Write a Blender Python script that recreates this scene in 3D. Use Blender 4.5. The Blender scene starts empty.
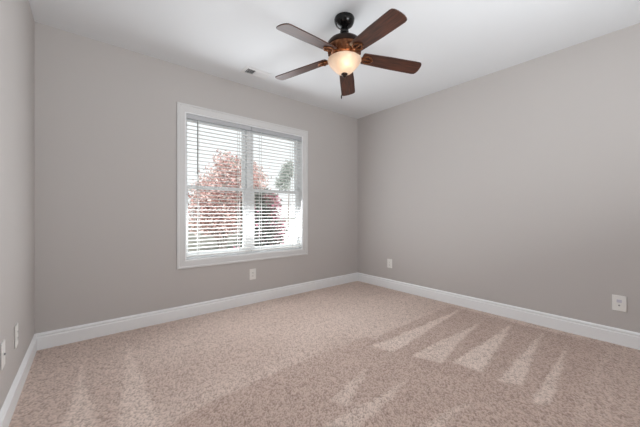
import bpy, bmesh, math, random
import numpy as np
from mathutils import Vector, Matrix
random.seed(7); rng = np.random.default_rng(7)
S = bpy.context.scene; C = S.collection
PI = math.pi

# ------------------------------------------------------------------ camera, sky, sun, large lights, exposure
YAW = math.atan2(.637, .7705)
cam_d = bpy.data.cameras.new('camera'); cam = bpy.data.objects.new('camera', cam_d); C.objects.link(cam)
cam_d.sensor_width = 36; cam_d.lens = 289/640*36; cam_d.clip_start = .02
cam_d.shift_y = -.0008
cam.location = (0, 0, 1.14); cam.rotation_euler = (PI/2, 0, -YAW)
S.camera = cam

W = bpy.data.worlds.new('world'); S.world = W; W.use_nodes = True
wn = W.node_tree; wn.nodes.clear()
wo = wn.nodes.new('ShaderNodeOutputWorld'); wb = wn.nodes.new('ShaderNodeBackground')
wr = wn.nodes.new('ShaderNodeValToRGB'); ws = wn.nodes.new('ShaderNodeSeparateXYZ'); wt = wn.nodes.new('ShaderNodeTexCoord')
wn.links.new(wt.outputs['Generated'], ws.inputs[0]); wn.links.new(ws.outputs['Z'], wr.inputs[0])
wr.color_ramp.elements[0].color = (.97, .97, .97, 1); wr.color_ramp.elements[1].color = (.92, .95, 1, 1)
wn.links.new(wr.outputs[0], wb.inputs[0]); wb.inputs[1].default_value = 1.25
wn.links.new(wb.outputs[0], wo.inputs[0])

def light(name, kind, loc, rot, energy, color=(1, 1, 1), **kw):
    d = bpy.data.lights.new(name, kind); d.energy = energy; d.color = color
    for k, v in kw.items(): setattr(d, k, v)
    o = bpy.data.objects.new(name, d); o.location = loc; o.rotation_euler = rot; C.objects.link(o); return o
light('sun', 'SUN', (0, -5, 8), (math.radians(48), 0, math.radians(-14)), 6.5, (1, .97, .93), angle=.12)
# daylight entering through the window
light('window_daylight', 'AREA', (1.68, 3.36, 1.445), (-PI/2+.18, 0, 0), 36, (.92, .965, 1), shape='RECTANGLE', size=1.55, size_y=1.58)
light('sky_daylight', 'AREA', (1.68, 3.62, 1.5), (-PI/2-.25, 0, 0), 6, (.96, .98, 1), shape='RECTANGLE', size=1.7, size_y=1.75)
# added fill light behind the camera, in the doorway made for it
light('added_fill_light', 'AREA', (1.5, -.98, 1.1), (PI/2+math.radians(66), 0, math.radians(14)), 92, (.92, .97, 1), shape='RECTANGLE', size=.86, size_y=1.8)

S.view_settings.view_transform = 'Standard'; S.view_settings.look = 'None'
S.view_settings.gamma = 1; S.view_settings.use_curve_mapping = False
S.view_settings.exposure = .03
S.cycles.max_bounces = 10; S.cycles.diffuse_bounces = 6; S.cycles.transparent_max_bounces = 24
S.cycles.sample_clamp_indirect = 6
S.cycles.use_denoising = True

# ------------------------------------------------------------------ helpers
def srgb(*c):
    return tuple(((v/255)/12.92 if v/255 <= .04045 else ((v/255+.055)/1.055)**2.4) for v in c)
def mat(name, col=(.8, .8, .8), rough=.5, **kw):
    m = bpy.data.materials.new(name); m.use_nodes = True
    b = m.node_tree.nodes['Principled BSDF']
    b.inputs['Base Color'].default_value = (*col[:3], 1); b.inputs['Roughness'].default_value = rough
    for k, v in kw.items(): b.inputs[k.replace('_', ' ')].default_value = v
    return m
def nodes(m): return m.node_tree.nodes, m.node_tree.links, m.node_tree.nodes['Principled BSDF']
def noise_bump(m, scale, strength, dist=.002, detail=3):
    n, l, b = nodes(m)
    t = n.new('ShaderNodeTexCoord'); x = n.new('ShaderNodeTexNoise'); p = n.new('ShaderNodeBump')
    x.inputs['Scale'].default_value = scale; x.inputs['Detail'].default_value = detail
    p.inputs['Strength'].default_value = strength; p.inputs['Distance'].default_value = dist
    l.new(t.outputs['Object'], x.inputs['Vector']); l.new(x.outputs['Fac'], p.inputs['Height']); l.new(p.outputs[0], b.inputs['Normal'])
def tint_noise(m, c1, c2, scale, detail=3, stretch=(1, 1, 1), lo=.35, hi=.65):
    n, l, b = nodes(m)
    t = n.new('ShaderNodeTexCoord'); mp = n.new('ShaderNodeMapping'); x = n.new('ShaderNodeTexNoise'); r = n.new('ShaderNodeValToRGB')
    mp.inputs['Scale'].default_value = stretch; x.inputs['Scale'].default_value = scale; x.inputs['Detail'].default_value = detail
    r.color_ramp.elements[0].position = lo; r.color_ramp.elements[1].position = hi
    r.color_ramp.elements[0].color = (*c1, 1); r.color_ramp.elements[1].color = (*c2, 1)
    l.new(t.outputs['Object'], mp.inputs[0]); l.new(mp.outputs[0], x.inputs['Vector']); l.new(x.outputs['Fac'], r.inputs[0]); l.new(r.outputs[0], b.inputs['Base Color'])

def box(bm, x0, x1, y0, y1, z0, z1, mtx=None):
    r = bmesh.ops.create_cube(bm, size=1)
    T = Matrix.Translation(((x0+x1)/2, (y0+y1)/2, (z0+z1)/2)) @ Matrix.Diagonal((x1-x0, y1-y0, z1-z0, 1))
    if mtx is not None: T = mtx @ T
    bmesh.ops.transform(bm, matrix=T, verts=r['verts']); return r['verts']
def lathe(bm, prof, seg=40, mtx=None, closed=False):
    rings = []
    for r, z in prof:
        if r < 1e-5: rings.append([bm.verts.new((0, 0, z))])
        else: rings.append([bm.verts.new((r*math.cos(2*PI*i/seg), r*math.sin(2*PI*i/seg), z)) for i in range(seg)])
    for a, b in zip(rings, rings[1:]):
        for i in range(seg):
            j = (i+1) % seg
            if len(a) == 1 and len(b) == 1: continue
            if len(a) == 1: bm.faces.new((a[0], b[j], b[i]))
            elif len(b) == 1: bm.faces.new((a[i], a[j], b[0]))
            else: bm.faces.new((a[i], a[j], b[j], b[i]))
    vs = [v for r in rings for v in r]
    if mtx is not None: bmesh.ops.transform(bm, matrix=mtx, verts=vs)
def tube(bm, pts, rad, seg=10):
    pts = [Vector(p) for p in pts]; rings = []
    rads = rad if isinstance(rad, (list, tuple)) else [rad]*len(pts)
    for i, p in enumerate(pts):
        d = (pts[min(i+1, len(pts)-1)]-pts[max(i-1, 0)]).normalized()
        u = d.orthogonal().normalized() if i == 0 else (u-d*u.dot(d)).normalized()
        v = d.cross(u)
        rings.append([bm.verts.new(p+(u*math.cos(2*PI*k/seg)+v*math.sin(2*PI*k/seg))*rads[i]) for k in range(seg)])
    for a, b in zip(rings, rings[1:]):
        for k in range(seg): bm.faces.new((a[k], a[(k+1) % seg], b[(k+1) % seg], b[k]))
    bm.faces.new(rings[0][::-1]); bm.faces.new(rings[-1])
def prism(bm, prof, path, closed=False):
    """sweep a 2-D profile (offset, height) along points given as (origin, out_vector)"""
    rings = [[bm.verts.new(Vector(o)+Vector(out)*a+Vector(up)*b) for a, b in prof] for o, out, up in path]
    n = len(prof)
    seq = list(zip(rings, rings[1:])) + ([(rings[-1], rings[0])] if closed else [])
    for a, b in seq:
        for k in range(n): bm.faces.new((a[k], a[(k+1) % n], b[(k+1) % n], b[k]))
    if not closed: bm.faces.new(rings[0][::-1]); bm.faces.new(rings[-1])
def obj(name, bm, m, parent=None, smooth=False, bevel=0, label=None, angle=40):
    bmesh.ops.recalc_face_normals(bm, faces=bm.faces)
    me = bpy.data.meshes.new(name); bm.to_mesh(me); bm.free()
    for mm in (m if isinstance(m, (list, tuple)) else [m]): me.materials.append(mm)
    o = bpy.data.objects.new(name, me); C.objects.link(o)
    if smooth:
        me.polygons.foreach_set('use_smooth', [True]*len(me.polygons))
        me.set_sharp_from_angle(angle=math.radians(angle))
    if bevel:
        b = o.modifiers.new('bevel', 'BEVEL'); b.width = bevel; b.segments = 2; b.limit_method = 'ANGLE'
    if parent: o.parent = parent
    if label: o['label'] = label
    return o
def struct(o, label=None):
    o['kind'] = 'structure'
    if label: o['label'] = label
    return o
def tag(o, label, cat, group=None):
    o['label'] = label; o['category'] = cat
    if group: o['group'] = group
    return o
def thing(name, label, cat, loc=(0, 0, 0), rot=(0, 0, 0), group=None):
    o = bpy.data.objects.new(name, None); o.empty_display_size = .1; C.objects.link(o)
    o.location = loc; o.rotation_euler = rot
    return tag(o, label, cat, group)

# ------------------------------------------------------------------ materials
M_wall = mat('greige_wall_paint', srgb(192, 187, 184), .75); noise_bump(M_wall, 260, .12, .001)
M_ceil = mat('white_ceiling_paint', srgb(224, 226, 228), .9); noise_bump(M_ceil, 180, .15, .001)
M_trim = mat('white_trim_paint', srgb(238, 239, 240), .38)
M_case = mat('shaded_casing_paint', srgb(214, 213, 212), .42)  # trim white greyed: the casing's backlit shade is put into the colour
M_vinyl = mat('white_vinyl', srgb(240, 241, 242), .35)
M_slat = mat('white_blind_slat', srgb(238, 238, 236), .4)
M_rail = mat('shaded_blind_rail', srgb(186, 187, 190), .45)  # grey carries the backlit shade on headrail and valance
M_wand = mat('clear_grey_wand', srgb(120, 122, 124), .3)
M_plate = mat('white_plastic_plate', srgb(236, 234, 230), .35)
M_dark = mat('dark_slot', (.02, .02, .02), .6)
M_metal = mat('zinc_jack', (.45, .45, .46), .35, Metallic=1)
M_jack = mat('lilac_grey_jack', srgb(205, 203, 212), .4)
M_black = mat('black_bronze', (.009, .008, .008), .22, Metallic=.3)
M_bronze = mat('oil_rubbed_bronze', srgb(48, 34, 28), .33, Metallic=.75)
M_copper = mat('antique_copper_bronze', srgb(132, 84, 56), .34, Metallic=.85)
tint_noise(M_copper, srgb(74, 44, 30), srgb(134, 88, 60), 30)
M_wood = mat('walnut_blade', srgb(70, 42, 32), .48); 
tint_noise(M_wood, srgb(36, 19, 14), srgb(90, 50, 33), 6, 5, (1.2, 14, 14), .3, .72)
nodes(M_wood)[2].inputs['Coat Weight'].default_value = .03; nodes(M_wood)[2].inputs['Coat Roughness'].default_value = .22
M_vent = mat('white_register_enamel', srgb(225, 225, 225), .4)

def glass_mat(name, tint):
    m = bpy.data.materials.new(name); m.use_nodes = True; n, l = m.node_tree.nodes, m.node_tree.links; n.clear()
    o = n.new('ShaderNodeOutputMaterial'); mx = n.new('ShaderNodeMixShader'); t = n.new('ShaderNodeBsdfTransparent'); g = n.new('ShaderNodeBsdfGlossy'); f = n.new('ShaderNodeFresnel')
    t.inputs[0].default_value = (*tint, 1); g.inputs['Roughness'].default_value = .02; f.inputs[0].default_value = 1.35
    l.new(f.outputs[0], mx.inputs[0]); l.new(t.outputs[0], mx.inputs[1]); l.new(g.outputs[0], mx.inputs[2]); l.new(mx.outputs[0], o.inputs[0]); return m
M_glass = glass_mat('window_glass', (.95, .97, .97))

# frosted alabaster glass bowl: light passes through it
M_bowl = bpy.data.materials.new('frosted_alabaster_glass'); M_bowl.use_nodes = True
n, l, b = nodes(M_bowl)
b.inputs['Roughness'].default_value = .3; b.inputs['Base Color'].default_value = (.80, .68, .58, 1)
tr = n.new('ShaderNodeBsdfTranslucent'); mx = n.new('ShaderNodeMixShader'); tc = n.new('ShaderNodeTexCoord'); nz = n.new('ShaderNodeTexNoise'); rp = n.new('ShaderNodeValToRGB')
nz.inputs['Scale'].default_value = 14; nz.inputs['Detail'].default_value = 4
rp.color_ramp.elements[0].position = .3; rp.color_ramp.elements[1].position = .7
rp.color_ramp.elements[0].color = (.84, .74, .66, 1); rp.color_ramp.elements[1].color = (.97, .93, .88, 1)
l.new(tc.outputs['Object'], nz.inputs['Vector']); l.new(nz.outputs['Fac'], rp.inputs[0]); l.new(rp.outputs[0], tr.inputs[0])
mx.inputs[0].default_value = .62; l.new(b.outputs[0], mx.inputs[1]); l.new(tr.outputs[0], mx.inputs[2])
tp = n.new('ShaderNodeBsdfTransparent'); m2 = n.new('ShaderNodeMixShader'); m2.inputs[0].default_value = .14
l.new(mx.outputs[0], m2.inputs[1]); l.new(tp.outputs[0], m2.inputs[2]); l.new(m2.outputs[0], n['Material Output'].inputs[0])
M_bulb = mat('lit_bulb', (1, .9, .75), .4); nodes(M_bulb)[2].inputs['Emission Color'].default_value = (1, .78, .5, 1); nodes(M_bulb)[2].inputs['Emission Strength'].default_value = 6

# carpet: pile lay (vacuum marks) comes as an attribute of the floor mesh
M_carpet = mat('beige_carpet', srgb(185, 165, 154), .95)
n, l, b = nodes(M_carpet)
at = n.new('ShaderNodeAttribute'); at.attribute_name = 'pile_lay'
tf = n.new('ShaderNodeAttribute'); tf.attribute_name = 'tuft'
r1 = n.new('ShaderNodeValToRGB')
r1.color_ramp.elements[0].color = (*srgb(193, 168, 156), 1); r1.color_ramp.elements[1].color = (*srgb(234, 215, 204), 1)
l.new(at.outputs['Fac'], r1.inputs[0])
mu = n.new('ShaderNodeMix'); mu.data_type = 'RGBA'; mu.blend_type = 'MULTIPLY'; mu.inputs[0].default_value = 1
r2 = n.new('ShaderNodeValToRGB')
r2.color_ramp.elements[0].color = (.54, .51, .49, 1); r2.color_ramp.elements[1].color = (1.0, 1.0, 1.0, 1)
r2.color_ramp.elements[0].position = .2; r2.color_ramp.elements[1].position = .66
l.new(tf.outputs['Fac'], r2.inputs[0]); l.new(r1.outputs[0], mu.inputs[6]); l.new(r2.outputs[0], mu.inputs[7]); l.new(mu.outputs[2], b.inputs['Base Color'])
b.inputs['Sheen Weight'].default_value = .15; b.inputs['Specular IOR Level'].default_value = .1

# ------------------------------------------------------------------ the room
FZ = -.010
XL, XR, YB, YF, H, TW = -.30, 3.625, 3.383, -.95, 2.74, .15
WX0, WX1, WZ0, WZ1 = .877, 2.468, .617, 2.25          # window opening
SK = .015                                                             # the left wall runs slightly out of square
xl = lambda y: XL-SK*(YB-y)
bm = bmesh.new(); vs = box(bm, XL-.12, XL, YF-.12, YB+TW, -.05, H+.05)
for v in vs: v.co.x -= SK*(YB-v.co.y)
struct(obj('wall_left', bm, M_wall), 'greige painted wall on the left with two plates')
bm = bmesh.new(); box(bm, XR, XR+.12, YF-.12, YB+TW, -.05, H+.05); struct(obj('wall_right', bm, M_wall), 'greige painted wall on the right')
bm = bmesh.new()
for a in ((XL, WX0, -.05, H+.05), (WX1, XR, -.05, H+.05), (WX0, WX1, -.05, WZ0), (WX0, WX1, WZ1, H+.05)):
    box(bm, a[0], a[1], YB, YB+TW, a[2], a[3])
bmesh.ops.remove_doubles(bm, verts=bm.verts, dist=1e-5)
struct(obj('wall_back', bm, M_wall), 'greige painted wall holding the window')
DX0, DX1, DZ = 1.04, 1.96, 2.05  # added doorway, out of view, placed to let the fill light in
bm = bmesh.new()
for a in ((XL-.06, DX0, -.05, H+.05), (DX1, XR, -.05, H+.05), (DX0, DX1, DZ, H+.05)): box(bm, a[0], a[1], YF-.12, YF, a[2], a[3])
struct(obj('wall_front', bm, M_wall))
bm = bmesh.new(); box(bm, XL-.12, XR+.12, YF-.12, YB+TW, H, H+.12); struct(obj('ceiling', bm, M_ceil), 'flat white ceiling')
# unseen hall beyond the doorway, added to give the fill light a source
bm = bmesh.new()
box(bm, -.4, -.28, -2.5, YF-.12, -.05, H); box(bm, 2.8, 2.92, -2.5, YF-.12, -.05, H); box(bm, -.4, 2.92, -2.62, -2.5, -.05, H); box(bm, -.4, 2.92, -2.62, YF-.12, H, H+.1)
struct(obj('wall_added_hall', bm, M_wall)); 
bm = bmesh.new(); box(bm, -.4, 2.92, -2.62, YF, -.12, -.006); struct(obj('floor_added_hall', bm, M_carpet))

# carpet floor: a fine grid whose tufts really stand up, laid by the vacuum cleaner
def in_poly(px, py, poly):
    c = np.zeros(px.shape, bool); n = len(poly)
    for i in range(n):
        x1, y1 = poly[i]; x2, y2 = poly[(i+1) % n]
        if y1 == y2: continue
        c ^= ((y1 > py) != (y2 > py)) & (px < (x2-x1)*(py-y1)/(y2-y1)+x1)
    return c
def smooth_noise(X, Y, s, seed):
    g = np.random.default_rng(seed); n = 256; t = g.random((n, n))
    u = X/s+50; v = Y/s+50; i = np.floor(u).astype(int); j = np.floor(v).astype(int); fu = u-i; fv = v-j
    fu = fu*fu*(3-2*fu); fv = fv*fv*(3-2*fv)
    T = lambda a, b: t[a % n, b % n]
    return (T(i, j)*(1-fu)+T(i+1, j)*fu)*(1-fv)+(T(i, j+1)*(1-fu)+T(i+1, j+1)*fu)*fv
STEP = .0065
gx = np.arange(XL-.06, XR+.012, STEP); gy = np.arange(YF, YB+.012, STEP)
X, Y = np.meshgrid(gx, gy); nx, ny = len(gx), len(gy)
Xj = X+rng.normal(0, .0012, X.shape); Yj = Y+rng.normal(0, .0012, X.shape)
tuft = .68*rng.random(X.shape)+.22*smooth_noise(X, Y, .011, 1)+.10*smooth_noise(X, Y, .03, 2)
wob = lambda s, seed, amp: (smooth_noise(X, Y, s, seed)-.5)*amp
PX = X+wob(.10, 3, .02)+wob(.02, 4, .02); PY = Y+wob(.10, 5, .02)+wob(.02, 6, .02)
pile = .54+.28*(smooth_noise(X, Y, .55, 8)-.5)
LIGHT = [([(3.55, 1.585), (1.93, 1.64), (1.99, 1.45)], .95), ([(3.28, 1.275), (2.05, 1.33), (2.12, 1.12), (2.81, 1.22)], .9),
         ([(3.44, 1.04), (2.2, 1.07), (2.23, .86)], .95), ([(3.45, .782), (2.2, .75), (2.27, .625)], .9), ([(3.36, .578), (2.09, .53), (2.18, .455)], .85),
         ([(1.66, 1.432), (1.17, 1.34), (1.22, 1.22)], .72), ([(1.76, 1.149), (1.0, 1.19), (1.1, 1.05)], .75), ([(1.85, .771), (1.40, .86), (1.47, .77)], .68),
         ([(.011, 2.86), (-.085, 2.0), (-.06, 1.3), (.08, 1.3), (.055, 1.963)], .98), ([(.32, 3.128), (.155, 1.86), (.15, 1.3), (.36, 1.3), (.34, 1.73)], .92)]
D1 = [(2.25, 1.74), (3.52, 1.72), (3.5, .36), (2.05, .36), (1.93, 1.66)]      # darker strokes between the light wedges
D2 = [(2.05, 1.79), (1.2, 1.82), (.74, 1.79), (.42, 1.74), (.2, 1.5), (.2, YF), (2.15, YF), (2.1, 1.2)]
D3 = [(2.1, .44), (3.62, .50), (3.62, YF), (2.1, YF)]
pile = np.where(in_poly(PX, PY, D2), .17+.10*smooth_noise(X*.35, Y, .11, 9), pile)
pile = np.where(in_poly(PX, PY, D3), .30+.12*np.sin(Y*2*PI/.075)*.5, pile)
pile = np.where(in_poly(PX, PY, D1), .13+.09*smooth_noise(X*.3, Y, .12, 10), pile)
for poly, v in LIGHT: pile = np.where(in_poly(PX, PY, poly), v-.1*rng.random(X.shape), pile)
for _ in range(4):
    p = np.pad(pile, 1, mode='edge'); pile = (p[:-2, 1:-1]+p[2:, 1:-1]+p[1:-1, :-2]+p[1:-1, 2:]+2*pile)/6
Z = FZ-.006+.010*tuft+.002*smooth_noise(X, Y, .2, 11)
co = np.stack([Xj, Yj, Z], -1).reshape(-1, 3).astype(np.float32)
idx = np.arange(nx*ny).reshape(ny, nx)
q = np.stack([idx[:-1, :-1], idx[:-1, 1:], idx[1:, 1:], idx[1:, :-1]], -1).reshape(-1, 4).astype(np.int32)
me = bpy.data.meshes.new('floor'); me.vertices.add(len(co)); me.vertices.foreach_set('co', co.ravel())
me.loops.add(q.size); me.loops.foreach_set('vertex_index', q.ravel())
me.polygons.add(len(q)); me.polygons.foreach_set('loop_start', np.arange(0, q.size, 4, dtype=np.int32)); me.polygons.foreach_set('loop_total', np.full(len(q), 4, np.int32))
me.update(); me.validate()
for nm, arr in (('pile_lay', pile), ('tuft', tuft)):
    a = me.attributes.new(nm, 'FLOAT', 'POINT'); a.data.foreach_set('value', arr.ravel().astype(np.float32))
me.materials.append(M_carpet); fl = bpy.data.objects.new('floor', me); C.objects.link(fl)
struct(fl, 'beige cut-pile carpet with vacuum cleaner marks')

# baseboards (profile: thickness, height)
BP = [(0, 0), (.016, 0), (.016, .102), (.010, .109), (.010, .116), (.014, .121), (.013, .128), (.006, .137), (0, .140)]
SH = [(.016, 0), (.028, 0), (.027, .008), (.022, .016), (.016, .019)]
def baseboard(name, p0, p1, out):
    bm = bmesh.new()
    prism(bm, BP, [(p0, out, (0, 0, 1)), (p1, out, (0, 0, 1))])
    struct(obj(name, bm, M_trim, smooth=True, angle=30), 'white moulded baseboard')
baseboard('baseboard_back', (XL, YB, FZ), (XR, YB, FZ), (0, -1, 0))
baseboard('baseboard_left', (xl(YF), YF, FZ), (XL, YB, FZ), (1, 0, 0))
baseboard('baseboard_right', (XR, YF, FZ), (XR, YB, FZ), (-1, 0, 0))
bm = bmesh.new()
for a, b_ in ((xl(YF), DX0-.085), (DX1+.085, XR)): prism(bm, BP, [((a, YF, 0), (0, 1, 0), (0, 0, 1)), ((b_, YF, 0), (0, 1, 0), (0, 0, 1))])
struct(obj('baseboard_front', bm, M_trim))
bm = bmesh.new()
for a in ((DX0-.085, DX0, 0, DZ+.085), (DX1, DX1+.085, 0, DZ+.085), (DX0, DX1, DZ, DZ+.085)): box(bm, a[0], a[1], YF, YF+.018, a[2], a[3])
struct(obj('trim_1', bm, M_trim), 'white casing of the added doorway')

# ------------------------------------------------------------------ window
win = bpy.data.objects.new('window_1', None); C.objects.link(win); win.location = ((WX0+WX1)/2, YB, WZ0)
struct(win, 'white double window of two sash units side by side behind blinds')
def wpart(name, bm, m, parent=win, **k):
    bmesh.ops.translate(bm, verts=bm.verts, vec=-Vector(win.location)); return obj(name, bm, m, parent, **k)
CW = .085
# casing with stepped profile, mitred picture-frame
bm = bmesh.new()
prof = [(0, 0), (0, .010), (.008, .014), (.06, .016), (.066, .021), (.082, .021), (CW, .017), (CW, 0)]   # (outwards from opening, towards the room)
cs = [(WX0, WZ0, -1, -1), (WX1, WZ0, 1, -1), (WX1, WZ1, 1, 1), (WX0, WZ1, -1, 1)]
rings = [[bm.verts.new((x+a*sx, YB-t, z+a*sz)) for a, t in prof] for x, z, sx, sz in cs]
for i in range(4):
    A, B = rings[i], rings[(i+1) % 4]
    for k in range(len(prof)): bm.faces.new((A[k], A[(k+1) % 8], B[(k+1) % 8], B[k]))
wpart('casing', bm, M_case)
bm = bmesh.new()
J = .012
for a in ((WX0, WX0+J, WZ0, WZ1), (WX1-J, WX1, WZ0, WZ1), (WX0+J, WX1-J, WZ1-J, WZ1), (WX0+J, WX1-J, WZ0, WZ0+J)): box(bm, a[0], a[1], YB-.008, YB+TW+.01, a[2], a[3])
wpart('jamb', bm, M_trim)
XM = (WX0+WX1)/2
bm = bmesh.new(); box(bm, XM-.035, XM+.035, YB+.075, YB+TW+.01, WZ0+J, WZ1-J); wpart('mullion', bm, M_trim, bevel=.003)
ZM = 1.437
def sash(name, x0, x1, z0, z1, y, st, rb, rt):
    bm = bmesh.new(); t = .03
    box(bm, x0, x0+st, y, y+t, z0, z1); box(bm, x1-st, x1, y, y+t, z0, z1); box(bm, x0+st, x1-st, y, y+t, z0, z0+rb); box(bm, x0+st, x1-st, y, y+t, z1-rt, z1)
    s = wpart(name, bm, M_vinyl)
    bm = bmesh.new(); box(bm, x0+st-.004, x1-st+.004, y+.012, y+.016, z0+rb-.004, z1-rt+.004)
    g = wpart('glass_pane', bm, M_glass, s)
    return s
for x0, x1 in ((WX0+J, XM-.035), (XM+.035, WX1-J)):
    sash('upper_sash', x0, x1, ZM-.02, WZ1-J, YB+.112, .042, .04, .045)
    lo = sash('lower_sash', x0, x1, WZ0+J, ZM+.02, YB+.080, .042, .055, .04)
    bm = bmesh.new(); xc = (x0+x1)/2; box(bm, xc-.03, xc+.03, YB+.066, YB+.080, ZM+.004, ZM+.018); wpart('sash_lock', bm, M_vinyl, lo)

# ------------------------------------------------------------------ blinds (two side by side)
def blind(x0, x1, label, wand):
    zt = WZ1-J-.001; zb = WZ0+J+.022
    t = thing('window_blind', label, 'blind', ((x0+x1)/2, YB+.036, zb), group='slatted blinds in the window')
    def part(name, bm, m, **k):
        bmesh.ops.translate(bm, verts=bm.verts, vec=-Vector(t.location)); return obj(name, bm, m, t, **k)
    yc = YB+.036
    bm = bmesh.new()
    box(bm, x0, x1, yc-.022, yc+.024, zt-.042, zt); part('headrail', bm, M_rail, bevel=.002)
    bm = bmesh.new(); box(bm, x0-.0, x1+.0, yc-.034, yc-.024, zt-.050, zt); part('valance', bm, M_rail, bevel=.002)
    # slats
    n = 35; z1 = zt-.074; z0 = zb+.05; bm = bmesh.new(); tilt = math.radians(5.5)
    for i in range(n):
        z = z1+(z0-z1)*i/(n-1)
        pr = [(-.0255, .0012), (-.012, .0042), (.0, .0052), (.012, .0042), (.0255, .0012), (.0255, -.0034), (.012, .0), (0, .0008), (-.012, .0), (-.0255, -.0034)]
        c, s_ = math.cos(tilt), math.sin(tilt)
        A = [bm.verts.new((x0+.004, yc+a*c-h*s_, z+a*s_+h*c)) for a, h in pr]; B = [bm.verts.new((x1-.004, v.co.y, v.co.z)) for v in A]
        for k in range(10): bm.faces.new((A[k], A[(k+1) % 10], B[(k+1) % 10], B[k]))
        bm.faces.new(A[::-1]); bm.faces.new(B)
    part('slats', bm, M_slat)
    bm = bmesh.new(); box(bm, x0+.004, x1-.004, yc-.025, yc+.025, zb, zb+.017); part('bottom_rail', bm, M_slat, bevel=.003)
    for xc in (x0+.135, x1-.155):
        bm = bmesh.new()
        for dy in (-.029, .029): tube(bm, [(xc, yc+dy, zt-.04), (xc, yc+dy, zb+.01)], .0036, 6)
        for i in range(n):
            z = z1+(z0-z1)*i/(n-1)-.004; tube(bm, [(xc, yc-.029, z), (xc, yc+.029, z+.006)], .001, 4)
        part('ladder_cord', bm, M_slat)
    if wand:
        bm = bmesh.new(); xw = x0+.118; yw = yc-.042
        tube(bm, [(xw, yw+.012, zt-.05), (xw, yw, zt-.066), (xw, yw, zt-.085)], .002, 6)
        tube(bm, [(xw, yw, zt-.08), (xw, yw, zt-.62), (xw, yw, zt-.635), (xw, yw, zt-.66)], [.0042, .0042, .006, .005], 8)
        part('tilt_wand', bm, M_wand, label='grey tilt wand')
blind(WX0+J+.003, XM-.004, 'white slatted blind on the left half of the window with grey tilt wand', True)
blind(XM+.004, WX1-J-.003, 'white slatted blind on the right half of the window, without a wand', False)

# ------------------------------------------------------------------ ceiling fan
FX, FY = 1.67, 1.705
fan = thing('ceiling_fan', 'bronze ceiling fan with five walnut blades and lit glass bowl', 'ceiling fan', (FX, FY, H))
def fpart(name, bm, m, parent=fan, **k): return obj(name, bm, m, parent, smooth=True, **k)
bm = bmesh.new(); lathe(bm, [(0, 0), (.080, 0), (.083, -.008), (.081, -.028), (.072, -.050), (.054, -.066), (.036, -.073), (.028, -.076), (0, -.076)]); fpart('canopy', bm, M_black)
bm = bmesh.new(); lathe(bm, [(0, -.07), (.024, -.07), (.027, -.09), (.034, -.10), (.036, -.112), (.032, -.124), (.02, -.13), (.02, -.168), (0, -.168)]); fpart('downrod', bm, M_black)
bm = bmesh.new(); lathe(bm, [(0, -.158), (.03, -.158), (.06, -.163), (.10, -.176), (.128, -.194), (.142, -.214), (.145, -.232), (.145, -.240), (.14, -.246), (0, -.246)]); fpart('motor_housing', bm, M_bronze)
bm = bmesh.new(); lathe(bm, [(0, -.240), (.138, -.240), (.142, -.250), (.138, -.265), (.130, -.282), (.112, -.298), (.116, -.304), (.110, -.31), (.09, -.314), (0, -.314)]); 
for k in range(20):                                                    # ventilation fins of the lower housing
    a = 2*PI*k/20; box(bm, .112, .137, -.004, .004, -.292, -.262, Matrix.Rotation(a, 4, 'Z'))
fpart('motor_base', bm, M_copper)
bm = bmesh.new(); lathe(bm, [(0, -.305), (.07, -.305), (.074, -.315), (.07, -.335), (.062, -.342), (.062, -.352), (0, -.352)]); fpart('switch_housing', bm, M_bronze)
# glass bowl (open at the top), its bulbs and finial
bo = [(.139, -.345), (.137, -.352), (.131, -.364), (.119, -.382), (.100, -.404), (.079, -.426), (.060, -.443), (.040, -.452), (.020, -.456), (.008, -.457)]
bi = [(max(r-.005, .008), z+.004) for r, z in bo[::-1]]
bm = bmesh.new(); lathe(bm, bo+bi, 56); shade = fpart('lamp_shade', bm, M_bowl, label='lit frosted glass bowl')
bm = bmesh.new(); lathe(bm, [(0, -.446), (.022, -.450), (.027, -.457), (.024, -.465), (.014, -.471), (.014, -.477), (.009, -.484), (0, -.487)], 20); fpart('finial', bm, M_bronze)
bm = bmesh.new(); tube(bm, [(0, 0, -.35), (0, 0, -.452)], .005); fpart('shade_rod', bm, M_bronze)
FR = math.atan2(-.77, .637)
for k, ang in enumerate((math.radians(200), math.radians(20))):
    a = ang+FR+PI/2
    d = Vector((math.cos(a), math.sin(a), 0))
    bm = bmesh.new(); c = d*.06+Vector((0, 0, -.395))
    bmesh.ops.create_uvsphere(bm, u_segments=16, v_segments=10, radius=.017, matrix=Matrix.Translation(c))
    tube(bm, [d*.035+Vector((0, 0, -.352)), c+Vector((0, 0, .012))-d*.004], .011, 10)
    fpart('bulb', bm, M_bulb, label='glowing bulb')
    p = light('fan_bulb_light', 'POINT', (FX+d.x*.062, FY+d.y*.062, H-.380), (0, 0, 0), 0.34, (1, .70, .45), shadow_soft_size=.03)
# pull chain
bm = bmesh.new()
cx, cy = -.008, -.004
for k in range(26): bmesh.ops.create_icosphere(bm, subdivisions=1, radius=.0022, matrix=Matrix.Translation((-.0185, .0148, -.47-.0055*k)))
tube(bm, [(-.0185, .0148, -.455), (-.0185, .0148, -.63)], .001, 5)
lathe(bm, [(0, -.628), (.004, -.632), (.0055, -.645), (.004, -.66), (0, -.662)], 10, Matrix.Translation((-.0185, .0148, 0)))
fpart('pull_chain', bm, M_bronze)
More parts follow.
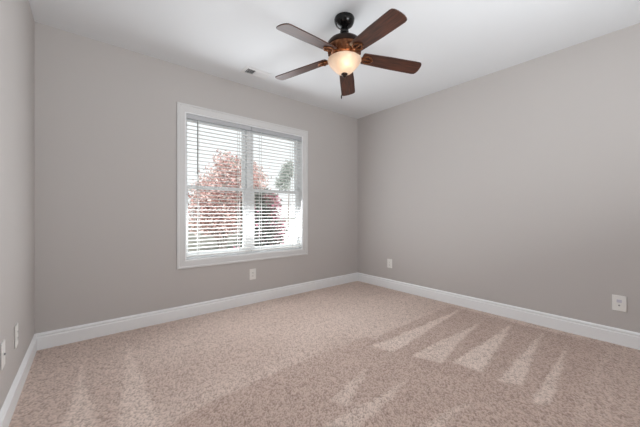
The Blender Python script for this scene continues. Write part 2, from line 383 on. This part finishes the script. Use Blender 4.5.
# blades
R0, R1, BZ = .150, .660, -.302
def outline():
    pts = []
    w0, w1 = .058, .071
    xs = [R0+.012, R0+.1, R0+.25, R1-.035]
    low = [(R0, -w0+.016), (R0+.005, -w0+.005)]+[(x, -(w0+(w1-w0)*min(1, (x-R0)/.3))) for x in xs]
    tip = [(R1-.014, -w1+.005), (R1-.004, -w1+.018), (R1+.003, -.03), (R1+.005, 0)]
    half = low+tip
    return half+[(x, -y) for x, y in half[-2::-1]]
BL = None
for k in range(5):
    a = -1.782+k*2*PI/5
    bm = bmesh.new(); o_ = outline()
    top = [bm.verts.new((x, y, .004)) for x, y in o_]; bot = [bm.verts.new((x, y, -.004)) for x, y in o_]
    bm.faces.new(top); bm.faces.new(bot[::-1])
    for i in range(len(o_)):
        j = (i+1) % len(o_); bm.faces.new((top[i], bot[i], bot[j], top[j]))
    bl = obj('blade', bm, M_wood, fan, bevel=.0015); bl.location = (0, 0, BZ); bl.rotation_euler = (math.radians(-12), .088, a)
    # iron: arm from the motor base splitting into a forked, screwed plate under the blade
    bm = bmesh.new()
    tube(bm, [(.095, 0, .010), (.115, 0, .006), (.130, 0, .0), (.142, 0, -.006), (.150, 0, -.009), (.17, 0, -.010)], [.012, .012, .011, .010, .010, .010], 8)
    for sy in (-1, 1):
        tube(bm, [(.145, 0, -.006), (.16, sy*.020, -.010), (.175, sy*.032, -.010), (.197, sy*.036, -.009), (.218, sy*.027, -.009), (.236, sy*.010, -.009)], [.009, .009, .008, .008, .007, .006], 8)
        bmesh.ops.create_uvsphere(bm, u_segments=10, v_segments=6, radius=.009, matrix=Matrix.Translation((.198, sy*.036, -.010)))
    bmesh.ops.create_uvsphere(bm, u_segments=10, v_segments=6, radius=.009, matrix=Matrix.Translation((.238, 0, -.010)))
    tube(bm, [(.165, 0, -.010), (.238, 0, -.009)], .006, 8)
    bi_ = obj('blade_iron', bm, M_copper, fan, smooth=True); bi_.location = (0, 0, BZ); bi_.rotation_euler = (math.radians(-12), .088, a)

# ------------------------------------------------------------------ ceiling vent
vx0, vx1, vy0, vy1 = 1.385, 1.688, 2.92, 3.09
vent = thing('ceiling_vent', 'white louvred air register on the ceiling near the window wall', 'vent', ((vx0+vx1)/2, (vy0+vy1)/2, H))
hx, hy = (vx1-vx0)/2, (vy1-vy0)/2
bm = bmesh.new()
prof = [(0, 0), (0, -.004), (.004, -.007), (.028, -.012), (.034, -.009), (.034, 0)]
cs = [(-hx, -hy, 1, 1), (hx, -hy, -1, 1), (hx, hy, -1, -1), (-hx, hy, 1, -1)]
rings = [[bm.verts.new((x+a*sx, y+a*sy, z)) for a, z in prof] for x, y, sx, sy in cs]
for i in range(4):
    A, B = rings[i], rings[(i+1) % 4]
    for k in range(6): bm.faces.new((A[k], A[(k+1) % 6], B[(k+1) % 6], B[k]))
obj('frame', bm, M_vent, vent)
bm = bmesh.new(); box(bm, -hx+.026, hx-.026, -hy+.034, hy-.034, -.0025, -.0005); obj('duct_opening', bm, M_dark, vent, label='dark duct opening')
bm = bmesh.new()
for k in range(18):                                                    # left bank deflects one way, right bank the other
    x = -hx+.034+k*(2*hx-.068)/17
    left = x < -.02
    T = Matrix.Translation((x, 0, -.009)) @ Matrix.Rotation(math.radians(-38 if left else 26), 4, 'Y')
    box(bm, -.0075, .0075, -hy+.030, hy-.030, -.0006, .0006, T)
box(bm, -.022, -.016, -hy+.024, hy-.024, -.012, -.003)
obj('louvres', bm, M_vent, vent)

# ------------------------------------------------------------------ wall plates
PW, PH = .088, .135
def wall_plate(name, label, loc, rz, kind, cat='wall plate'):
    """built facing -Y, rotated to its wall"""
    t = thing(name, label, cat, loc, (0, 0, rz), group='white plates on the walls')
    bm = bmesh.new(); vs = box(bm, -PW/2, PW/2, -.007, 0, -PH/2, PH/2); obj('cover_plate', bm, M_plate, t, bevel=.003)
    for z in ((.047, -.047) if kind != 'duplex' else (0,)):
        bm = bmesh.new(); lathe(bm, [(0, .0012), (.0025, .0009), (.0034, 0)], 10, Matrix.Translation((0, -.007, z)) @ Matrix.Rotation(PI/2, 4, 'X'))
        obj('screw', bm, M_plate, t, smooth=True)
    if kind == 'duplex':
        for s in (-1, 1):
            bm = bmesh.new(); box(bm, -.0165, .0165, -.0095, -.006, s*.0195-.014, s*.0195+.014); r = obj('receptacle', bm, M_plate, t, bevel=.003)
            bm = bmesh.new(); z = s*.0195
            box(bm, -.0075, -.0055, -.0101, -.0094, z-.002, z+.008); box(bm, .0055, .0075, -.0101, -.0094, z-.002, z+.006); box(bm, -.0022, .0022, -.0101, -.0094, z-.0105, z-.0055)
            obj('slot', bm, M_dark, r)
    if kind in ('coax', 'combo'):
        z = 0 if kind == 'coax' else -.018
        bm = bmesh.new(); lathe(bm, [(0, .006), (.0045, .006), (.0045, .002), (.007, .002), (.007, 0)], 12, Matrix.Translation((0, -.007, z)) @ Matrix.Rotation(PI/2, 4, 'X')); c = obj('coax_jack', bm, M_metal, t, smooth=True)
        bm = bmesh.new(); lathe(bm, [(0, .0065), (.003, .0065), (.003, .005)], 10, Matrix.Translation((0, -.007, z)) @ Matrix.Rotation(PI/2, 4, 'X')); obj('hole', bm, M_dark, c)
    if kind == 'combo':
        bm = bmesh.new(); box(bm, -.016, .016, -.0095, -.006, .006, .032); j = obj('data_jack', bm, M_jack, t, bevel=.002)
        bm = bmesh.new(); box(bm, -.006, .006, -.0101, -.0094, .012, .021); obj('hole', bm, M_jack, j)
    return t
wall_plate('electrical_outlet', 'white electrical outlet on the wall below the window', (1.683, YB, .362), 0, 'duplex', 'outlet')
wall_plate('electrical_outlet', 'white electrical outlet on the right wall near the far room corner', (XR, 2.715, .372), -PI/2, 'duplex', 'outlet')
wall_plate('jack_plate', 'white plate with data and cable jacks low on the right wall', (XR, .280, .352), -PI/2, 'combo')
wall_plate('electrical_outlet', 'white electrical outlet on the left wall, nearer the corner', (xl(2.58), 2.58, .382), PI/2+SK, 'duplex', 'outlet')
wall_plate('cable_plate', 'white plate with a cable jack cut by the left photo edge', (xl(2.215), 2.215, .402), PI/2+SK, 'coax')

# ------------------------------------------------------------------ outside
M_grass = mat('worn_ground', srgb(100, 100, 90), .9); tint_noise(M_grass, srgb(84, 84, 76), srgb(118, 114, 104), 3)
M_conc = mat('pale_concrete', srgb(205, 203, 200), .85); tint_noise(M_conc, srgb(192, 190, 187), srgb(214, 212, 208), 2)
GZ = -.35
bm = bmesh.new(); box(bm, -40, 60, YB+TW+.3, 70, GZ-.2, GZ); struct(obj('lawn_ground', bm, M_grass), 'dull grey ground outside the window')
bm = bmesh.new(); q_ = [bm.verts.new((x, y, z)) for z in (GZ-.1, GZ+.02) for x, y in ((3.2, 7.2), (6.0, 5.4), (40, 52), (36, 55))]
for f in ((0, 1, 2, 3), (4, 5, 6, 7), (0, 1, 5, 4), (1, 2, 6, 5), (2, 3, 7, 6), (3, 0, 4, 7)): bm.faces.new([q_[i] for i in f])
struct(obj('driveway_path', bm, M_conc), 'pale driveway outside the window')

def leaf_mats(cols):
    out = []
    for nm, c in cols:
        m = mat('leaf_%s' % nm, srgb(*c), .6); n, l, b = nodes(m)
        t = n.new('ShaderNodeBsdfTranslucent'); t.inputs[0].default_value = (*srgb(*c), 1); x = n.new('ShaderNodeMixShader'); x.inputs[0].default_value = .4
        l.new(b.outputs[0], x.inputs[1]); l.new(t.outputs[0], x.inputs[2]); l.new(x.outputs[0], n['Material Output'].inputs[0]); out.append(m)
    return out
PINK = leaf_mats([('rose', (220, 184, 180)), ('salmon', (234, 210, 204)), ('russet', (184, 146, 140)), ('olive', (162, 157, 149))])
MIXD = leaf_mats([('deep_green', (86, 91, 84)), ('green', (120, 125, 115)), ('magenta', (214, 142, 166)), ('rosy', (178, 130, 132))])
FARG = leaf_mats([('far_green', (165, 172, 167)), ('far_grey_green', (186, 191, 186))])
M_bark = mat('grey_bark', srgb(140, 130, 124), .9); noise_bump(M_bark, 20, .5, .02)
def foliage(blobs, n, size, mats, weights, parent):
    v = np.array([b[3]*b[4]*b[5] for b in blobs])**(2/3); pick = rng.choice(len(blobs), n, p=v/v.sum())
    B = np.array(blobs)[pick]
    d = rng.normal(size=(n, 3)); d /= np.linalg.norm(d, axis=1)[:, None]
    r = rng.random(n)**.4*(1+.15*rng.normal(size=n))
    c = B[:, :3]+d*r[:, None]*B[:, 3:6]
    u = rng.normal(size=(n, 3)); u /= np.linalg.norm(u, axis=1)[:, None]; w = np.cross(u, rng.normal(size=(n, 3))); w /= np.linalg.norm(w, axis=1)[:, None]
    nn = np.cross(u, w)
    s = size*(.6+.8*rng.random(n))[:, None]
    P = np.stack([c-u*s, c+w*s*.45+nn*s*.15, c+u*s, c-w*s*.45+nn*s*.15], 1).reshape(-1, 3)
    me = bpy.data.meshes.new('foliage'); me.from_pydata(P.tolist(), [], np.arange(4*n).reshape(-1, 4).tolist())
    for m in mats: me.materials.append(m)
    me.polygons.foreach_set('material_index', weights(c, n).astype(np.int32))
    o = bpy.data.objects.new('foliage', me); C.objects.link(o); o.parent = parent; return o
def tree(name, label, cat, loc, blobs, n, size, mats, weights, trunks):
    t = thing(name, label, cat, loc)
    bm = bmesh.new()
    for pts, rads in trunks: tube(bm, pts, rads, 8)
    obj('trunk', bm, M_bark, t, smooth=True)
    foliage(blobs, n, size, mats, weights, t); return t
def stems(h, spread, k, r):
    out = []
    for i in range(k):
        a = 2*PI*i/k+.4; d = Vector((math.cos(a), math.sin(a), 0))*spread
        out.append(([(d.x*.08, d.y*.08, -.05), (d.x*.3, d.y*.3, h*.4), (d.x*.65, d.y*.65, h*.7), (d.x, d.y, h)], [r, r*.8, r*.55, r*.2]))
    return out
choose = lambda p: (lambda c, n: rng.choice(len(p), n, p=p))
tree('pink_leaved_tree', 'small pink-leaved tree outside behind the left blind', 'tree', (3.36, 8.8, GZ),
     [(0, 0, 2.3, .75, .8, .7), (-.45, 0, 1.9, .6, .7, .6), (.5, .1, 2.0, .7, .7, .7), (.1, -.1, 2.95, .45, .5, .45), (1.05, .2, 2.55, .6, .6, .6), (.75, .1, 2.9, .4, .5, .4), (-.3, 0, 1.45, .75, .6, .45), (.45, 0, 1.4, .8, .6, .5), (-.2, 0, 1.1, .8, .6, .35)],
     9500, .06, PINK, choose([.36, .36, .14, .14]), stems(2.5, .6, 6, .024))
def mixw(c, n):
    pink = rng.random(n) < np.clip((c[:, 0]-.05)*1.5+(c[:, 2]-1.4)*.28+.18, .08, .85)
    return np.where(pink, rng.choice([2, 3], n), rng.choice([0, 1], n))
tree('flowering_shrub', 'dark green shrub with pink flowers outside behind the right blind', 'shrub', (3.78, 7.0, GZ),
     [(-.2, 0, .7, .5, .45, .65), (.2, 0, .9, .45, .45, .7), (-.15, 0, 1.5, .52, .45, .6), (.10, 0, 1.75, .38, .4, .4)],
     9000, .045, MIXD, mixw, stems(2.0, .35, 6, .03))
tree('distant_tree', 'distant grey-green tree top seen at the upper right of the window', 'tree', (16.4, 25, GZ),
     [(-.6, 0, 4.6, .8, .8, 1.0), (-.1, 0, 5.6, .8, .8, .8), (.1, 0, 6.3, .5, .6, .6)], 1100, .15, FARG, choose([.5, .5]), stems(5.6, .3, 1, .07))
